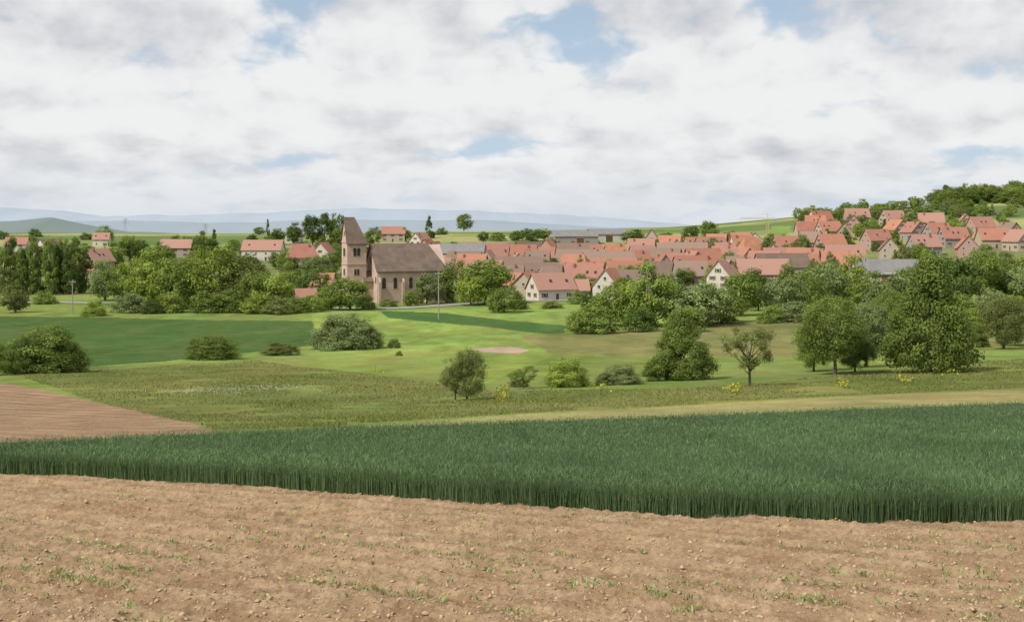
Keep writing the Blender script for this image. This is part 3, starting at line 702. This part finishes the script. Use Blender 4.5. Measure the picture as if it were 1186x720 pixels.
mb=MB();mb.roof(-tw-.35,tw+.45,2*tw,th+.03,7.0,.5,.28,CR_,.0,3.3);ob('tower_roof',mb.mesh('tower_roof'),t)
for r_,px_,py_ in ((0,0,-tw),(-math.pi/2,-tw,0)):
    for zz,mm in ((14.2,AD),(8.4,AM),(3.6,AS)): ob('window',mm,t,(px_,py_,zz),r_)
ob('window',AS,t,(-tw,0,th+1.6),-math.pi/2)
# ---------------------------------------------------------------- road
rp=[(-420,352),(-150,351),(40,350),(160,352),(300,356),(400,358),(470,357),(540,352),(600,349),(660,348),(740,345)]
P=[ground_at(u,v) for u,v in rp]
px=np.interp(np.linspace(0,1,160),np.linspace(0,1,len(P)),[p[0] for p in P]);py=np.interp(np.linspace(0,1,160),np.linspace(0,1,len(P)),[p[1] for p in P])
kk=np.ones(9)/9;py=np.convolve(np.pad(py,4,'edge'),kk,'valid')
vs=[]
for i in range(160):
    a=max(i-1,0);b_=min(i+1,159);dx,dy=px[b_]-px[a],py[b_]-py[a];l=math.hypot(dx,dy);nx,ny=-dy/l,dx/l
    for s_ in (-3.2,-1.6,0,1.6,3.2): vs.append((px[i]+nx*s_,py[i]+ny*s_,0))
vs=np.array(vs);vs[:,2]=H(vs[:,0],vs[:,1])+.14
ASP=surf('light_asphalt',(.28,.27,.25),(.22,.21,.20),.3,.9)
ob('road',mesh_np('road',vs,gridfaces(160,5),ASP,None,True),kind='structure')
# ---------------------------------------------------------------- poles, crane, pylon
WOODG=surf('weathered_wood',(.32,.29,.26),(.24,.22,.20),4,.9);STEEL=surf('galvanised_steel',(.34,.35,.37),(.28,.29,.31),3,.6);CRY=surf('pale_yellow_paint',(.50,.40,.24),(.44,.35,.20),2,.5)
def pole(u,vb,vt):
    X,Y=ground_at(u,vb);h=(vb-vt)*Y/F
    o=ob('utility_pole',None,None,(X,Y,Hs(X,Y)),0,label='tall wooden utility pole with crossarm in grass',category='utility pole',group='utility poles')
    mb=MB();mb.tube([(0,0,-.5),(0,0,h*.5),(0,0,h)],[.17,.14,.11],WOODG,8);ob('post',mb.mesh('post'),o)
    mb=MB();mb.box(-.9,.9,-.20,-.08,h-.7,h-.55,WOODG)
    for k in (-.8,-.3,.3,.8): mb.tube([(k,-.14,h-.54),(k,-.14,h-.3)],[.05,.04],FRM,6)
    ob('crossarm',mb.mesh('crossarm'),o)
for a in ((508,370,314),(84,364,324),(897,356,320)): pole(*a)
def lattice(mb,x,y,z0,z1,w0,w1,m,n=10,r=.06):
    for i in range(n):
        za=z0+(z1-z0)*i/n;zb=z0+(z1-z0)*(i+1)/n;wa=w0+(w1-w0)*i/n;wb=w0+(w1-w0)*(i+1)/n
        A=[(x+a*wa,y+b_*wa,za) for a,b_ in ((-1,-1),(1,-1),(1,1),(-1,1))];B=[(x+a*wb,y+b_*wb,zb) for a,b_ in ((-1,-1),(1,-1),(1,1),(-1,1))]
        for k in range(4):
            mb.tube([A[k],B[k]],[r,r],m,4);mb.tube([A[k],B[(k+1)%4]],[r*.6,r*.6],m,4)
X,Y=(889-U0)/F*690,690;z=Hs(X,Y);hh=(V0-254)*Y/F-z
cr=ob('tower_crane',None,None,(X,Y,z),math.radians(8),label='slender pale yellow tower crane above village houses',category='crane')
mb=MB();lattice(mb,0,0,-1,hh,.6,.6,CRY,14,.11);ob('mast',mb.mesh('mast'),cr)
mb=MB();mb.box(-17,5,-.35,-.2,hh,hh+.2,CRY);mb.box(-17,5,.2,.35,hh,hh+.2,CRY);mb.box(-16,4,-.08,.08,hh+.9,hh+1.05,CRY)
for i in range(20): mb.tube([(-16+i,0,hh+.1),(-15.5+i,0,hh+1)],[.05,.05],CRY,4);mb.tube([(-15.5+i,0,hh+1),(-15+i,0,hh+.1)],[.05,.05],CRY,4)
mb.tube([(0,0,hh+1),(0,0,hh+3.2)],[.15,.1],CRY,5);mb.tube([(0,0,hh+3.2),(-12,0,hh+1)],[.05,.05],CRY,4);mb.tube([(0,0,hh+3.2),(4.5,0,hh+1)],[.05,.05],CRY,4);ob('jib',mb.mesh('jib'),cr)
mb=MB();mb.box(3.4,5,-.6,.6,hh-1.4,hh-.02,STEEL);ob('counterweight',mb.mesh('counterweight'),cr)
for u,vt in ((145,253),(238,259)):
    d=985;X=(u-U0)/F*d;z=Hs(X,d);h=(V0-vt)*d/F-z
    o=ob('power_pylon',None,None,(X,d,z),.3,label='lattice steel power pylon on a distant ridge',category='pylon',group='power pylons')
    mb=MB();lattice(mb,0,0,-1,h,1.5,.25,STEEL,7,.12);ob('mast',mb.mesh('mast'),o)
    mb=MB()
    for zz,w in ((h*.7,3.2),(h*.84,2.6),(h*.96,1.8)): mb.box(-w,w,-.12,.12,zz,zz+.25,STEEL)
    ob('crossarm',mb.mesh('crossarm'),o)
# ---------------------------------------------------------------- distant hills
def range_(name,d,us_,vs_,c,c2,depth,amp,seed):
    u=np.linspace(-1500,2700,700);pv=np.interp(u,us_,vs_)
    pk=(V0-pv)*d/F;nz=(fbm(u/60,u*0,seed,5)-.5)*amp
    prof=pk+nz;rows=[]
    for k,(f_,dy) in enumerate([(0,-1),(.3,-.7),(.6,-.45),(.85,-.2),(1,0),(.6,.6),(0,1.2)]):
        X=(u-U0)/F*d;wob=(fbm(u/35,u*0+k*.6,seed+3,4)-.5)*amp*.9*(0<f_<1)
        rows.append(np.stack([X,np.full_like(X,d+dy*depth),-95+(prof+95)*f_+wob],1))
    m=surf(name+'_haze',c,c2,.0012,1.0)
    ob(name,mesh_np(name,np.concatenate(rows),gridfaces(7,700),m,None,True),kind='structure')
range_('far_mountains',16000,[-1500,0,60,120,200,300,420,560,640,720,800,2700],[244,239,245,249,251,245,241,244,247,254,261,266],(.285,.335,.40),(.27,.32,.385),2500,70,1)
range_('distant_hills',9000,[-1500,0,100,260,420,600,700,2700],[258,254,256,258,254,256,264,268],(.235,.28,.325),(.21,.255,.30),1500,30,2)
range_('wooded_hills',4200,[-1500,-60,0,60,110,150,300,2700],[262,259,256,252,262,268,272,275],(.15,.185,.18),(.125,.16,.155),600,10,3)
# ---------------------------------------------------------------- light, sky
SE=math.radians(48);SA=math.atan2(-.74,-.54)
sv=Vector((math.sin(SA)*math.cos(SE),math.cos(SA)*math.cos(SE),math.sin(SE)))
sl=bpy.data.lights.new('sun','SUN');sl.energy=4.7;sl.angle=math.radians(.6);sl.color=(1,.945,.85)
so=bpy.data.objects.new('sun',sl);COL.objects.link(so);so.rotation_euler=sv.to_track_quat('Z','Y').to_euler()
w=bpy.data.worlds.new('World');sc.world=w;w.use_nodes=True;nt=w.node_tree;nt.nodes.clear()
sky=nd(nt,'ShaderNodeTexSky',sky_type='NISHITA');sky.sun_disc=False;sky.sun_elevation=SE;sky.sun_rotation=SA%(2*math.pi)
tc=nd(nt,'ShaderNodeTexCoord');sp=nd(nt,'ShaderNodeSeparateXYZ',{0:tc.outputs['Generated']})
az=mth(nt,'ARCTAN2',sp.outputs[0],sp.outputs[1]);el=mth(nt,'MAXIMUM',sp.outputs[2],0.0)
ly=mth(nt,'MULTIPLY',mth(nt,'LOGARITHM',mth(nt,'ADD',el,.11),math.e),2.9)
def cn(shift,det):
    P=nd(nt,'ShaderNodeCombineXYZ',{0:mth(nt,'MULTIPLY_ADD',az,7.4,shift*.5),1:mth(nt,'ADD',ly,shift),2:4.4}).outputs[0]
    a=nd(nt,'ShaderNodeTexNoise',{'Vector':P,'Scale':.9,'Detail':det,'Roughness':.55}).outputs[0]
    wq=nd(nt,'ShaderNodeTexNoise',{'Vector':P,'Scale':3.2,'Detail':4.0}).outputs['Color']
    P2=nd(nt,'ShaderNodeVectorMath',{0:wq,1:(.34,.34,0),2:P},operation='MULTIPLY_ADD').outputs[0]
    v=nd(nt,'ShaderNodeTexVoronoi',{'Vector':P2,'Scale':1.7,'Detail':3.0,'Roughness':.55},feature='F1',voronoi_dimensions='2D',normalize=True).outputs['Distance']
    return mth(nt,'ADD',mth(nt,'MULTIPLY',a,.75),mth(nt,'MULTIPLY_ADD',v,-.40,.20))
A=cn(0,9.0);B=cn(.24,5.0)
AE=nd(nt,'ShaderNodeCombineXYZ',{0:az,1:el,2:0.0}).outputs[0]
def blob(u,v,ru,rv):
    s_=nd(nt,'ShaderNodeVectorMath',{0:AE,1:((u-U0)/F,(V0-v)/F,0)},operation='SUBTRACT')
    m2=nd(nt,'ShaderNodeVectorMath',{0:s_.outputs[0],1:(F/ru,F/rv,0)},operation='MULTIPLY')
    l=nd(nt,'ShaderNodeVectorMath',{0:m2.outputs[0]},operation='DOT_PRODUCT');nt.links.new(m2.outputs[0],l.inputs[1])
    return mth(nt,'EXPONENT',mth(nt,'MULTIPLY',l.outputs['Value'],-1.0))
dens=mth(nt,'ADD',A,.085)
for u,v,ru,rv,a_ in [(335,5,50,16,-.13),(610,28,75,18,-.12),(715,62,50,22,-.13),(335,184,80,13,-.15),(560,172,95,13,-.14),(945,142,55,20,-.17),(1090,180,90,12,-.13)]:
    dens=mth(nt,'MULTIPLY_ADD',blob(u,v,ru,rv),a_,dens)
cov=nd(nt,'ShaderNodeMapRange',{'Value':dens,'From Min':.355,'From Max':.475},interpolation_type='SMOOTHSTEP').outputs[0]
lit=mth(nt,'MULTIPLY_ADD',mth(nt,'SUBTRACT',A,B),2.5,.80)
thick=mth(nt,'MULTIPLY_ADD',mth(nt,'SUBTRACT',dens,.5),-.8,lit)
for u,v,ru,rv,a_ in [(140,20,230,40,-.26),(880,20,300,42,-.30),(1110,140,120,22,-.12),(430,75,110,45,.2),(860,110,80,25,.15)]:
    thick=mth(nt,'MULTIPLY_ADD',blob(u,v,ru,rv),a_,thick)
L_=nd(nt,'ShaderNodeMapRange',{'Value':thick,'From Min':.05,'From Max':1.0},interpolation_type='SMOOTHSTEP').outputs[0]
cc=mixc(nt,L_,(.52,.54,.59,1),(.88,.88,.88,1))
skyc=mixc(nt,1.0,sky.outputs[0],(.10,.10,.10,1),'MULTIPLY')
hz=nd(nt,'ShaderNodeMapRange',{'Value':el,'From Min':0.0,'From Max':.40,'To Min':.95,'To Max':0.0}).outputs[0]
skyc=mixc(nt,hz,skyc,(.54,.67,.82,1))
hz2=nd(nt,'ShaderNodeMapRange',{'Value':el,'From Min':0.0,'From Max':.055,'To Min':.7,'To Max':0.0}).outputs[0]
fin=mixc(nt,mth(nt,'MULTIPLY',cov,.97),skyc,cc)
fin=mixc(nt,hz2,fin,(.64,.70,.77,1))
bg=nd(nt,'ShaderNodeBackground',{'Color':fin,'Strength':1.0});nd(nt,'ShaderNodeOutputWorld',{'Surface':bg.outputs[0]})
# ---------------------------------------------------------------- camera
cam=bpy.data.cameras.new('camera');cam.sensor_width=36;cam.lens=36*F/1186;cam.shift_y=-98/1186;cam.clip_start=.1;cam.clip_end=60000
co=bpy.data.objects.new('camera',cam);COL.objects.link(co);co.location=(0,0,0);co.rotation_euler=(math.pi/2,0,0);sc.camera=co
sc.view_settings.view_transform='Standard';sc.view_settings.look='None';sc.view_settings.exposure=0
